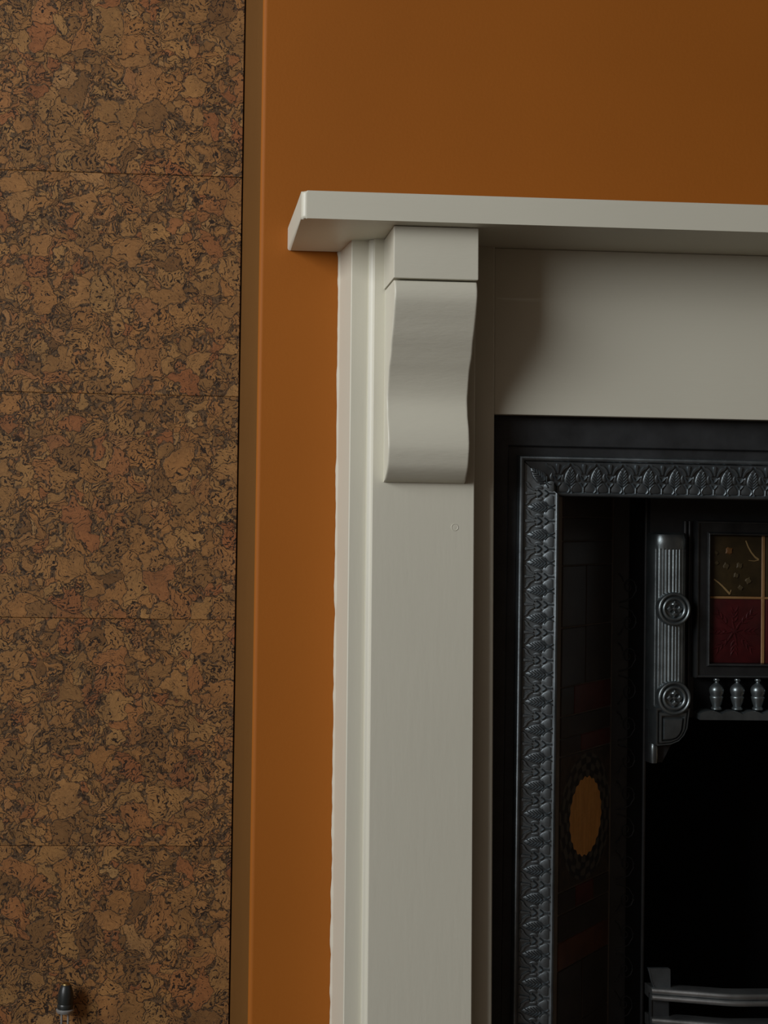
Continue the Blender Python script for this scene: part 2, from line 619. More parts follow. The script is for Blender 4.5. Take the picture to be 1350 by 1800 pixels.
# shelf: rounded front arrises, softer front corners
b = B()
sx0, sx1, sy0, sz0, sz1 = 0.1438, 2 * CXF - 0.1438, -0.165, 1.2393, 1.2682
r = 0.006
outl = [(sx0, -.0005)] + [(x, y) for x, y in arc(sx0 + r, sy0 + r, r, PI, 1.5 * PI, 5)] + \
       [(x, y) for x, y in arc(sx1 - r, sy0 + r, r, 1.5 * PI, 2 * PI, 5)] + [(sx1, -.0005)]
extrude_poly(b, outl, lambda u, v, t: (u, v, t), sz0, sz1)
b.edges.ensure_lookup_table()
es = [e for e in b.edges if abs(e.verts[0].co.z - e.verts[1].co.z) < 1e-6]
bmesh.ops.bevel(b, geom=es, offset=.0032, segments=3, affect='EDGES', profile=.5)
mlink('shelf', b, M['white_h'])


def backboard():
    b = B()
    pts = [(.2030, -.0004), (.2083, -.0650), (.2093, -.0660), (.2300, -.0660), (.2300, -.0004)]
    return extrude_poly(b, pts, lambda u, v, t: (u, v, t), 0, sz0)


def pil_board():
    b = B()
    r = .0016
    pts = [(.2312, -.030), (.2312, -.0775 + r)] + arc(.2312 + r, -.078 + r, r, PI, 1.5 * PI, 4) + \
        arc(.3431 - r, -.078 + r, r, 1.5 * PI, 2 * PI, 4) + [(.3431, -.030)]
    return extrude_poly(b, pts, lambda u, v, t: (u, v, t), 0, sz0)


def bead():
    b = B()
    pts = [(.2268, -.0655)] + arc(.2291, -.0705, .0023, PI, 1.5 * PI, 5) + [(.2312, -.0745), (.2322, -.0775), (.2330, -.0655)]
    return extrude_poly(b, pts, lambda u, v, t: (u, v, t), 0, sz0 - .0002)


def jamb():
    b = B()
    r = .0022
    pts = [(.325, -.0400), (.325, -.0545)] + arc(.3696 - r, -.0545 + r, r, 1.5 * PI, 2 * PI, 4) + [(.3696, -.0400)]
    return extrude_poly(b, pts, lambda u, v, t: (u, v, t), 0, sz0)


for o in both('pilaster_backboard', backboard, M['white']) + both('pilaster_board', pil_board, M['white']) + \
        both('bead_moulding', bead, M['white']) + both('jamb_board', jamb, M['white']):
    pass

# frieze board across the top of the opening
b = B()
box(b, .3698, 2 * CXF - .3698, -.0500, -.0400, 1.0538, sz0, .0016, 2)
mlink('frieze_board', b, M['white_h'])


# ragged paint and caulk line where the pilaster meets the orange wall
def caulk():
    b = B()
    rings = []
    n = 240
    for k in range(n + 1):
        z = sz0 * k / n
        wv = .0018 + .0011 * noise.noise(Vector((0, 0, z * 26))) + .0009 * noise.noise(Vector((5, 0, z * 75)))
        if z > 1.225:
            wv += (z - 1.225) * .12
        x1 = .2034 + .0019
        x0 = .2034 - wv
        rings.append([b.verts.new(p) for p in ((x0, -.0002, z), (x0 + .0003, -.0016, z), (x0 + .0016, -.0036 - wv * .4, z), (x1, -.0075, z), (x1, -.0002, z))])
    for k in range(n):
        for i in range(5):
            b.faces.new((rings[k][i], rings[k][(i + 1) % 5], rings[k + 1][(i + 1) % 5], rings[k + 1][i]))
    b.faces.new(rings[0])
    b.faces.new(rings[-1])
    return b


both('caulk_line', caulk, M['white'], smooth=60)

# filled screw hole on the pilaster face
b = B()
lathe(b, [(.0040, -.0006), (.0040, .0), (.0036, .0005), (.0031, .0001), (.0, .0002)], 16, axis='y', at=(.3215, -.078, .9280))
mlink('screw_filler', b, M['white'])

# scroll corbel: profile in Y-Z
prof = [(1.1822, -.1415), (1.1795, -.1440), (1.172, -.1462), (1.163, -.1458), (1.153, -.1420), (1.140, -.1355), (1.126, -.1285), (1.112, -.1200),
        (1.100, -.1130), (1.090, -.1070), (1.079, -.1018), (1.069, -.0985), (1.060, -.0975), (1.051, -.0990), (1.040, -.1030),
        (1.029, -.1072), (1.018, -.1092), (1.009, -.1092), (.999, -.1062), (.990, -.1020), (.983, -.0955), (.9775, -.0875), (.9752, -.0800)]


def smooth_curve(pts, n=4):
    out = []
    for i in range(len(pts) - 1):
        p0, p1, p2, p3 = pts[max(i - 1, 0)], pts[i], pts[i + 1], pts[min(i + 2, len(pts) - 1)]
        for k in range(n):
            t = k / n
            out.append(tuple(.5 * (2 * p1[j] + (p2[j] - p0[j]) * t + (2 * p0[j] - 5 * p1[j] + 4 * p2[j] - p3[j]) * t * t +
                                   (3 * p1[j] - p0[j] - 3 * p2[j] + p3[j]) * t ** 3) for j in range(2)))
    out.append(pts[-1])
    return out


def corbel_scroll():
    b = B()
    pr_ = smooth_curve(prof, 4)
    xs = [(.2436, .0014), (.2441, .0005), (.2450, 0), (.2462, 0), (.3285, 0), (.3297, 0), (.3306, .0005), (.3311, .0014)]
    rings = []
    for x, ins in xs:
        rg = []
        for i, (z, y) in enumerate(pr_):
            jit = .0006 * noise.noise(Vector((x * 3, 0, z * 60)))
            rg.append(b.verts.new((x + jit, min(y + ins, -.0782), z)))
        rg.append(b.verts.new((x, -.0770, .9752)))
        rg.append(b.verts.new((x, -.0770, 1.1822)))
        rings.append(rg)
    L = len(rings[0])
    for k in range(len(rings) - 1):
        for i in range(L):
            b.faces.new((rings[k][i], rings[k][(i + 1) % L], rings[k + 1][(i + 1) % L], rings[k + 1][i]))
    b.faces.new(rings[0])
    b.faces.new(rings[-1])
    return b


def corbel_block():
    b = B()
    box(b, .2424, .3320, -.1455, -.0770, 1.1838, sz0 - .0003, .0014, 2)
    return b


cs = both('corbel', corbel_scroll, M['white_grain'], smooth=40)
for o, bmk in zip(cs, (corbel_block(), mir(corbel_block()))):
    mlink('corbel_block', bmk, M['white_grain'], o)

# ------------------------------------------------------------------ cast iron fireplace insert
TILT = 0.04                                    # the insert leans: its foot sits further back than its head
PIV = Vector((CXF, -.035, .95))
ins = root('fireplace_insert', PIV, 'black cast iron fireplace insert with leaf moulding and tiled cheeks', 'fireplace', (TILT, 0, 0))


def ilink(name, bm, mat, parent=ins, smooth=30, origin=None):
    """world-coordinate (upright) mesh to child of the insert; origin moves the mesh origin (world coordinates)"""
    o0 = Vector(origin) if origin is not None else PIV
    for v in bm.verts:
        v.co -= o0
    pl = Vector((0, 0, 0)) if parent is ins else Vector(parent.get('_o', (0, 0, 0)))
    ob = link(name, bm, mat, parent, smooth, (o0 - PIV) - pl)
    return ob


def frame_sweep(bm, prof, x_left, z_top, z_bot, prof_top=None):
    """profile (u inward, y) swept up the left side, along the top and down the right with mitred corners"""
    stations = []
    for (u, y), (_, yt) in zip(prof, prof_top or prof):
        xl, xr, zc = x_left + u, 2 * CXF - x_left - u, z_top - u
        st = [(xl, y, z_bot), (xl, y, zc), (xr, y, zc), (xr, y, z_bot)]
        if prof_top:
            st[2:2] = [(xl, yt, zc), (xr, yt, zc)]
        stations.append(st)
    vv = [[bm.verts.new(p) for p in st] for st in stations]
    for i in range(len(vv) - 1):
        for k in range(len(vv[0]) - 1):
            q = (vv[i][k], vv[i + 1][k], vv[i + 1][k + 1], vv[i][k + 1])
            if len({tuple(round(c, 7) for c in v.co) for v in q}) > 2:
                bm.faces.new(q)
    return bm


ZB = 0.02
UX, UZ = .4044, 1.0070                       # datum of the frame: the bead line
IY = -.035
b = B()
frame_sweep(b, [(-.060, IY + .02), (-.060, IY + .005), (-.0148, IY + .005), (-.0138, IY + .006), (-.0132, IY + .009), (-.0035, IY + .009), (-.0030, IY + .0095)], UX, UZ, ZB)
ilink('outer_frame', b, M['iron'])
b = B()
pr_b = [(-.0034, IY + .008)] + [(.0 + .0030 * -math.cos(a), IY + .0015 - .0036 * math.sin(a)) for a in [PI * i / 6 for i in range(7)]] + [(.0032, IY + .006)]
frame_sweep(b, pr_b, UX, UZ, ZB)
ilink('bead_rim', b, M['iron_polish'], smooth=60)
b = B()
y_out, y_in = IY + .0045, IY - .0040
y_tp, y_ti = IY + .0002, IY + .0036
frame_sweep(b, [(.0030, IY + .008), (.0034, y_out), (.0365, y_in), (.0385, y_in - .0012), (.0402, y_in - .0008), (.0413, y_in + .001), (.0416, y_in + .004), (.0416, IY + .012)], UX, UZ, ZB,
            [(.0030, IY + .008), (.0034, y_tp), (.0365, y_ti), (.0385, y_ti - .0012), (.0402, y_ti - .0008), (.0413, y_ti + .001), (.0416, y_ti + .004), (.0416, IY + .012)])
band = ilink('ornament_band', b, M['iron_polish'], smooth=25)

# one repeat of the ornament in band coordinates: a across (0 outer .. 1 inner), s along, h out of the face
BW = .0338
PER = .0307


def ridge(bm, pts, w, h, taper=True):
    """raised ridge of triangular-round section on the plane (x = a, z = s, -y = out)"""
    n = len(pts)
    rings = []
    for i, (a, s) in enumerate(pts):
        a0, s0 = pts[max(i - 1, 0)]
        a1, s1 = pts[min(i + 1, n - 1)]
        da, ds = a1 - a0, s1 - s0
        L = math.hypot(da, ds) or 1
        na, ns = -ds / L, da / L
        ww = w(i / (n - 1)) if callable(w) else w
        hh = h * (ww / (w(.5) if callable(w) else w)) ** .5 if callable(w) else h
        rings.append([bm.verts.new((a + na * ww * k, -hh * q + .0004 * (1 - min(1, q * 9)), s + ns * ww * k)) for k, q in ((-1, 0), (-.62, .72), (0, 1), (.62, .72), (1, 0))])
    for i in range(n - 1):
        for k in range(4):
            bm.faces.new((rings[i][k], rings[i + 1][k], rings[i + 1][k + 1], rings[i][k + 1]))
    bm.faces.new(rings[0])
    bm.faces.new(rings[-1])


def blob(bm, outline, h, c=None):
    """raised cushion over a closed outline (a, s)"""
    ca = sum(p[0] for p in outline) / len(outline)
    cs_ = sum(p[1] for p in outline) / len(outline)
    r0 = [bm.verts.new((a, .0004, s)) for a, s in outline]
    r1 = [bm.verts.new((ca + (a - ca) * .86, -h * .75, cs_ + (s - cs_) * .86)) for a, s in outline]
    r2 = [bm.verts.new((ca + (a - ca) * .45, -h, cs_ + (s - cs_) * .45)) for a, s in outline]
    L = len(outline)
    for ra, rb in ((r0, r1), (r1, r2)):
        for i in range(L):
            bm.faces.new((ra[i], ra[(i + 1) % L], rb[(i + 1) % L], rb[i]))
    bm.faces.new(r2)


def plate(bm, outline, h, inset=.0005):
    """flat-topped raised shape with steep sides over a closed outline (a, s)"""
    n = len(outline)
    ca = sum(p[0] for p in outline) / n
    cs_ = sum(p[1] for p in outline) / n
    r0 = [bm.verts.new((a, .0004, s)) for a, s in outline]
    r1, r2 = [], []
    for a, s in outline:
        d = math.hypot(a - ca, s - cs_) or 1
        k1, k2 = max(0, 1 - inset * .35 / d), max(0, 1 - inset * 1.6 / d)
        r1.append(bm.verts.new((ca + (a - ca) * k1, -h * .75, cs_ + (s - cs_) * k1)))
        r2.append(bm.verts.new((ca + (a - ca) * k2, -h, cs_ + (s - cs_) * k2)))
    for ra, rb in ((r0, r1), (r1, r2)):
        for i in range(n):
            bm.faces.new((ra[i], ra[(i + 1) % n], rb[(i + 1) % n], rb[i]))
    bm.faces.new(r2)


def leaf_mesh():
    b = B()
    # pointed lens, tip towards the outer edge
    out = []
    n = 10
    for i in range(n + 1):
        t = i / n
        a = (.13 + .62 * t) * BW
        hw = .225 * PER * math.sin(PI * min(1, t * .62 + .02)) ** .9 * (1 if t < .86 else (1 - (t - .86) / .14 * .62))
        out.append((a, hw))
    outline = out + [(a, -h) for a, h in reversed(out)]
    plate(b, outline, .0016)
    for k in range(5):
        a = (.31 + .095 * k) * BW
        hw = (.080 + .027 * k) * PER if k < 4 else .165 * PER
        bk = -.055 * BW - .05 * BW * (hw / (.2 * PER))
        ridge(b, [(a + bk, hw), (a + .02 * BW, hw * .35), (a + .055 * BW, 0), (a + .02 * BW, -hw * .35), (a + bk, -hw)], .0009, .0026)
    # stalk joining the base to the inner rim
    for s in (1, -1):
        ridge(b, [(.70 * BW, s * .185 * PER), (.78 * BW, s * .075 * PER), (.85 * BW, s * .030 * PER), (.93 * BW, s * .035 * PER), (1.0 * BW, s * .09 * PER)], .0011, .0024)
    return b


def palmette_mesh():
    b = B()
    plate(b, [(a * BW, q * PER) for a, q in [(.045, .03), (.07, .055), (.16, .05), (.37, .022), (.37, -.022), (.16, -.05), (.07, -.055), (.045, -.03)]], .0028, .0003)
    for s in (1, -1):
        # comma shaped side leaf
        o = [(.035, .43), (.10, .425), (.165, .37), (.195, .30), (.26, .205), (.33, .15), (.40, .115), (.385, .075), (.30, .095), (.21, .145), (.13, .215), (.09, .285), (.095, .345), (.075, .39)]
        plate(b, [(a * BW, s * q * PER) for a, q in o], .0028, .0004)
    # two V chevrons pointing to the inner edge
    ridge(b, [(.45 * BW, .125 * PER), (.53 * BW, .07 * PER), (.585 * BW, 0), (.53 * BW, -.07 * PER), (.45 * BW, -.125 * PER)], .0012, .0028)
    ridge(b, [(.68 * BW, .115 * PER), (.75 * BW, .06 * PER), (.80 * BW, 0), (.75 * BW, -.06 * PER), (.68 * BW, -.115 * PER)], .0011, .0026)
    ridge(b, [(.79 * BW, 0), (.9 * BW, 0), (1.0 * BW, 0)], .0011, .0020)
    for s in (1, -1):
        # low rounded tongue beside the inner rim
        o = [(.985, .10), (.985, .40), (.94, .445), (.86, .45), (.79, .42), (.74, .36), (.66, .30), (.655, .235), (.72, .16), (.82, .095), (.92, .06)]
        plate(b, [(a * BW, s * q * PER) for a, q in o], .0012, .0007)
        # swelling body between fan and leaf
        o = [(.36, .205), (.44, .26), (.53, .285), (.61, .255), (.64, .185), (.60, .13), (.52, .145), (.44, .175)]
        plate(b, [(a * BW, s * q * PER) for a, q in o], .0013, .0006)
    return b


slope = math.atan2(y_out - y_in, .0365 - .0034)
xb = UX + .0034
zt = UZ - .0034
first = {}


def place_orn(kind, mk, loc, rot):
    if kind not in first:
        o = link(kind, mk(), M['iron_polish'], band, 50)
        first[kind] = o
    else:
        o = dup(first[kind], band)
    o.matrix_local = Matrix.Translation(Vector(loc) - PIV) @ rot
    return o


# local +x = across the band; left band: outer to inner is +X
rot_l = Matrix.Rotation(-slope, 4, 'Z')
rot_t = Matrix.Rotation(PI / 2, 4, 'Y') @ Matrix.Rotation(math.atan2(y_ti - y_tp, .0331), 4, 'Z')
z_leaf0 = .9225
for k in range(-1, 26):
    z = z_leaf0 - k * PER
    if k >= 0:
        place_orn('leaf_ornament', leaf_mesh, (xb, y_out, z), rot_l)
        place_orn('palmette_ornament', palmette_mesh, (xb, y_out, z - PER / 2), rot_l)
place_orn('leaf_ornament', leaf_mesh, (xb, y_out, z_leaf0 + PER), rot_l)
place_orn('palmette_ornament', palmette_mesh, (xb, y_out, z_leaf0 + PER / 2), rot_l)
place_orn('palmette_ornament', palmette_mesh, (xb, y_out, z_leaf0 + PER * 1.5), rot_l)
rot_r = Matrix.Scale(-1, 4, (1, 0, 0)) @ rot_l
for k in range(-1, 26):
    z = z_leaf0 - k * PER
    place_orn('leaf_ornament', leaf_mesh, (2 * CXF - xb, y_out, z), rot_r)
    place_orn('palmette_ornament', palmette_mesh, (2 * CXF - xb, y_out, z + PER / 2), rot_r)
PT = .02965
x_leaf0 = .4595
k = 0
while x_leaf0 + k * PT < 2 * CXF - .46:
    x = x_leaf0 + k * PT
    place_orn('leaf_ornament', leaf_mesh, (x, y_tp, zt), rot_t)
    place_orn('palmette_ornament', palmette_mesh, (x - PT / 2, y_tp, zt), rot_t)
    k += 1
# corner leaf on the mitre
c45 = Matrix.Rotation(PI / 4, 4, 'Y') @ Matrix.Rotation(-slope * .7, 4, 'Z')
place_orn('leaf_ornament', leaf_mesh, (xb + .004, y_out - .001, zt - .004), c45)

# head of the recess, behind the frame
b = B()
box(b, .452, 2 * CXF - .452, IY + .012, .30, .9665, .985)
ilink('throat_plate', b, M['soot'])

# splayed tiled cheeks
P0 = Vector((.4500, -.028, 0))
P1 = Vector((.5480, .092, 0))
du = (P1 - P0).normalized()
CW = (P1 - P0).length
nrm = Vector((du.y, -du.x, 0))                 # faces the opening and the viewer


def cheek(side):
    """backing slab + tiles; side 1 = left, -1 = right (mirror)"""
    f = (lambda p: p) if side > 0 else (lambda p: Vector((2 * CXF - p.x, p.y, p.z)))
    mk = lambda u, d, z: f(P0 + du * u + nrm * d + Vector((0, 0, z)))
    b = B()
    extrude_poly(b, [(-.004, -.02), (CW + .003, -.02), (CW + .003, 0), (-.004, 0)], lambda u, d, t: mk(u, d, t), ZB, .9665)
    ck = ilink('tile_cheek', b, M['grout_dark'], smooth=0)
    c = .0010
    rows_ = [  # z0, z1, [(u0, u1, material)]
        (.9430, .9660, [(.006, .146, 'tile_dark')]),
        (.9160, .9420, [(.006, .146, 'tile_dark')]),
        (.8885, .9150, [(.006, .146, 'tile_dark')]),
        (.8195, .8875, [(.006, .070, 'tile_dark'), (.072, .146, 'tile_dark')]),
        (.7530, .8180, [(.006, .070, 'tile_dark'), (.072, .146, 'tile_dark')]),
        (.7205, .7518, [(.006, .040, 'tile_dark'), (.0415, .146, 'tile_red')]),
        (.6960, .7190, [(.006, .146, 'tile_dark')]),
        (.6765, .6950, [(.006, .060, 'tile_dark'), (.0615, .146, 'tile_red')]),
        (.5265, .6750, [(.006, .146, 'painted')]),
        (.5020, .5250, [(.006, .050, 'tile_dark'), (.0515, .100, 'tile_red'), (.1015, .146, 'tile_dark')]),
        (.4710, .5005, [(.006, .146, 'tile_dark')]),
        (.4400, .4700, [(.006, .146, 'tile_amber')]),
        (.3720, .4390, [(.006, .070, 'tile_dark'), (.072, .146, 'tile_dark')]),
        (.3050, .3710, [(.006, .070, 'tile_dark'), (.072, .146, 'tile_dark')]),
        (.2250, .3040, [(.006, .146, 'tile_dark')]),
        (.1250, .2240, [(.006, .146, 'tile_dark')]),
        (.0250, .1240, [(.006, .146, 'tile_dark')]),
    ]
    ang = math.atan2(du.y, du.x) if side > 0 else math.atan2(du.y, -du.x)
    for z0, z1, cs_ in rows_:
        for u0, u1, mt in cs_:
            w_, h_ = (u1 - u0) / 2, (z1 - z0) / 2
            b = B()
            box(b, -w_, w_, -.0016, .004, -h_, h_, .0007, 1)
            o = link('tile', b, M[mt], ck, 0)
            ctr = mk((u0 + u1) / 2, 0, (z0 + z1) / 2)
            if side > 0:
                rm = Matrix.Rotation(math.atan2(du.y, du.x), 4, 'Z')
            else:
                rm = Matrix.Rotation(-math.atan2(du.y, du.x), 4, 'Z')
            o.matrix_local = Matrix.Translation(ctr - PIV) @ rm
            if mt == 'painted':
                o.name = 'picture_tile'
                o['label'] = 'square picture tile with ochre disc in a dark wreath'
    return ck


cheek(1)
cheek(-1)

# plain iron strip with faint scroll relief between cheek and back plate
def scroll_strip(side):
    f = (lambda x: x) if side > 0 else (lambda x: 2 * CXF - x)
    b = B()
    box(b, min(f(.5465), f(.5850)), max(f(.5465), f(.5850)), .090, .11, ZB, .9665)
    st = ilink('scroll_strip', b, M['soot'] if False else M['iron'], smooth=0)
    z = .86
    k = 0
    src = first.get('scroll_ornament')
    while z > .06:
        if src is None:
            b = B()
            pts = [(.0012 + .0088 * math.exp(-t * .18)) for t in range(14)]
            sp_ = [(pts[i] * math.cos(i * .62) * .95, pts[i] * math.sin(i * .62) * 1.35) for i in range(14)]
            ridge(b, sp_, .0011, .0020)
            ridge(b, [(-.011, -.018), (-.004, -.0165), (.004, -.0125), (.009, -.004), (.0085, .001)], .0010, .0018)
            ridge(b, [(-.012, .016), (-.008, .012), (-.006, .006)], lambda t: .0014 - .0008 * t, .0018)
            src = link('scroll_ornament', b, M['iron'], st, 40)
            first['scroll_ornament'] = src
            o = src
        else:
            o = dup(src, st)
        flip = Matrix.Scale(-1 if k % 2 else 1, 4, (0, 0, 1)) @ Matrix.Scale(side, 4, (1, 0, 0))
        o.matrix_local = Matrix.Translation(Vector((f(.5655), .0902, z)) - PIV) @ flip
        z -= .041
        k += 1
    b = B()
    tube(b, [(f(.5858), .088, .9660), (f(.5858), .088, ZB)], .0022, 8)
    ilink('edge_rod', b, M['iron'], smooth=60)


scroll_strip(1)
scroll_strip(-1)

# hood plate behind columns and panel, with the arched corner over the fire
b = B()
hx0 = .586
zl, zlow = .7090, .655
half = [(hx0, .9665), (hx0, zlow), (.603, zlow), (.6135, .676), (.6215, .688), (.6265, .700), (.6325, .7075), (.642, zl)]
pts = half + [(2 * CXF - x, z) for x, z in reversed(half)]
extrude_poly(b, pts, lambda u, v, t: (u, t, v), .074, .088)
ilink('hood_plate', b, M['iron'], smooth=0)

# vertical mouldings between column and panel, running into the arch
def hood_mould(dx, dz, r):
    def mk():
        b = B()
        pts = [(.6275 + dx, .071, .9400), (.6275 + dx, .071, .7250 + dz), (.6262 + dx, .071, .7120 + dz), (.6222 + dx, .071, .7000 + dz), (.6150 + dx * .7, .071, .6880 + dz * 1.2), (.6055 + dx * .3, .071, .6775 + dz * 1.3)]
        return tube(b, pts, r, 8)
    a = mk()
    c = mir(a)
    ilink('hood_moulding', a, M['iron'], smooth=60)
    ilink('hood_moulding', c, M['iron'], smooth=60)


hood_mould(0, 0, .0023)
hood_mould(.0052, -.002, .0018)

# fluted half columns
COLX, COLR = .6050, .0208


def column(side):
    f = (lambda x: x) if side > 0 else (lambda x: 2 * CXF - x)
    b = B()
    nfl = 10

    def section(z, flute, rad, dep):
        ring = []
        nseg = 90
        for i in range(nseg + 1):
            a = PI * i / nseg
            ph = (1 - math.cos(a)) / 2 * nfl
            fr = ph - math.floor(ph)
            dd = flute * .0013 * (1 - abs(2 * fr - 1) ** 2.2)
            ring.append(b.verts.new((COLX - rad * math.cos(a), .073 - (dep - .0014 * flute) * math.sin(a) ** .62 - dd, z)))
        ring.append(b.verts.new((COLX + rad, .080, z)))
        ring.append(b.verts.new((COLX - rad, .080, z)))
        return ring
    spec = [(.9265, 0, .86, .78), (.9240, 0, .97, .93), (.9190, 0, 1.02, 1.0), (.9120, 0, 1.02, 1.0), (.9075, 0, 1, .98), (.9065, 1, 1, .98), (.7240, 1, 1, .98), (.7225, 0, 1, .90), (.7180, 0, 1, .60)]
    rings = [section(z, fl, COLR * kr, .0235 * kd) for z, fl, kr, kd in spec]
    L = len(rings[0])
    for k in range(len(rings) - 1):
        for i in range(L):
            b.faces.new((rings[k][i], rings[k][(i + 1) % L], rings[k + 1][(i + 1) % L], rings[k + 1][i]))
    b.faces.new(rings[0])
    b.faces.new(rings[-1])
    if side < 0:
        for v in b.verts:
            v.co.x = f(v.co.x)
    col = ilink('column', b, M['iron_column'], smooth=22)
    # round rosettes
    for zc, xc, R_ in ((.8375, .6062, .0201), (.7340, .6072, .0203)):
        b = B()
        pr_r = [(R_, -.006)]
        for rc, rr in ((.875, .115), (.615, .115)):
            pr_r += [(R_ * (rc + rr * math.cos(t)), -.0004 + .0040 * math.sin(t)) for t in [PI * q / 8 for q in range(9)]]
        pr_r += [(R_ * .49, -.0006), (R_ * .2, .0004), (0, .0006)]
        lathe(b, pr_r, 40, axis='y')
        # four petalled flower with a boss
        for q in range(4):
            a = q * PI / 2 + PI / 4 * 0
            ca, sa = math.cos(a), math.sin(a)
            prm = [(0.08, 0), (.18, .07), (.26, .20), (.34, .17), (.41, .08), (.50, 0), (.41, -.08), (.34, -.17), (.26, -.20), (.18, -.07)]
            o = [((u * ca - v * sa) * R_, (u * sa + v * ca) * R_) for u, v in prm]
            blob(b, o, .0042)
        for q in range(4):
            a = q * PI / 2 + PI / 4
            ridge(b, [(.10 * R_ * math.cos(a), .10 * R_ * math.sin(a)), (.30 * R_ * math.cos(a), .30 * R_ * math.sin(a))], .0007, .0016)
        lathe(b, [(.0022, -.0005), (.0020, .0018), (.0, .0026)], 10, axis='y')
        ro = link('rosette', b, M['iron_column'], col, 35)
        ro.location = Vector((f(xc), .0475, zc)) - PIV
    # tongue below the lower rosette: shield with sunk lines, right corner rounded
    def shield(sc, x0=.5862, x1=.6275, zt_=.7230, zb_=.6780):
        cx, cz = .6065, .7000
        base = [(x0, zt_), (x0, zb_ + .001), (x0 + .002, zb_), (x0 + .018, zb_ + .0015), (x0 + .028, zb_ + .0055), (x0 + .0345, zb_ + .0125), (x0 + .0385, zb_ + .021), (x1, zt_)]
        cx = sum(p[0] for p in base) / len(base)
        cz = sum(p[1] for p in base) / len(base)
        return [(cx + (x - cx) * sc, cz + (z - cz) * sc) for x, z in base]
    b = B()
    loops = []
    for sc, y in ((1.0, .080), (1.0, .0500), (.965, .0482), (.885, .0482), (.865, .0520), (.80, .0520), (.78, .0478), (.665, .0474), (.645, .0515), (.575, .0515), (.555, .0478), (.50, .0462), (.25, .0456)):
        loops.append([b.verts.new((f(x), y, z)) for x, z in shield(sc)])
    for la, lb in zip(loops, loops[1:]):
        for q in range(len(la)):
            b.faces.new((la[q], la[(q + 1) % len(la)], lb[(q + 1) % len(la)], lb[q]))
    b.faces.new(loops[0])
    b.faces.new(loops[-1])
    ilink('column_tongue', b, M['iron_column'], smooth=30)
    b = B()
    lathe(b, [(.0045, 0), (.0052, .006), (.0052, .017), (.0042, .0235), (.003, .0245)], 16, at=(f(.5905), .068, .6555))
    ilink('column_peg', b, M['iron_column'], smooth=50)
    return col


column(1)
column(-1)

# raised panel frame holding four relief tiles
px0, px1, pz0, pz1 = .6385, 2 * CXF - .6385, .7575, .9400
ox0, ox1, oz0, oz1 = .6532, 2 * CXF - .6532, .7735, .9265
b = B()
def rect_loop(bm, prof, x0, x1, z0, z1):
    vv = []
    for u, y in prof:
        vv.append([bm.verts.new(p) for p in ((x0 + u, y, z0 + u), (x1 - u, y, z0 + u), (x1 - u, y, z1 - u), (x0 + u, y, z1 - u))])
    for i in range(len(vv) - 1):
        for k in range(4):
            bm.faces.new((vv[i][k], vv[i][(k + 1) % 4], vv[i + 1][(k + 1) % 4], vv[i + 1][k]))
    return bm


fwid = ox0 - px0
rect_loop(b, [(-.0012, .076), (-.0012, .0600), (-.0004, .0586), (.0006, .0584), (.0016, .0596), (.0020, .0610), (fwid - .0026, .0610), (fwid - .0020, .0592), (fwid - .0008, .0582), (fwid + .0006, .0592), (fwid + .0012, .0625), (fwid + .0012, .076)], px0, px1, pz0, pz1)
pf = ilink('panel_frame', b, M['iron_satin'], smooth=40)
b = B()
lipp = lambda u0, r: [(u0 + r * math.cos(t), .0602 - r * 1.25 * math.sin(t)) for t in [PI - PI * q / 6 for q in range(7)]]
rect_loop(b, lipp(fwid - .0007, .0014), px0, px1, pz0, pz1)
rect_loop(b, lipp(.0004, .0013), px0, px1, pz0, pz1)
ilink('panel_lip', b, M['iron_column'], pf, 60)
# bars of amber grout between the tiles
b = B()
box(b, CXF - .0025, CXF + .0016, .0655, .074, oz0, oz1, .0006, 1)
box(b, ox0, ox1, .0657, .074, .8490, .8520, .0006, 1)
ilink('tile_joint', b, M['grout_amber'], pf, 0)


def relief_olive():
    b = B()
    return b


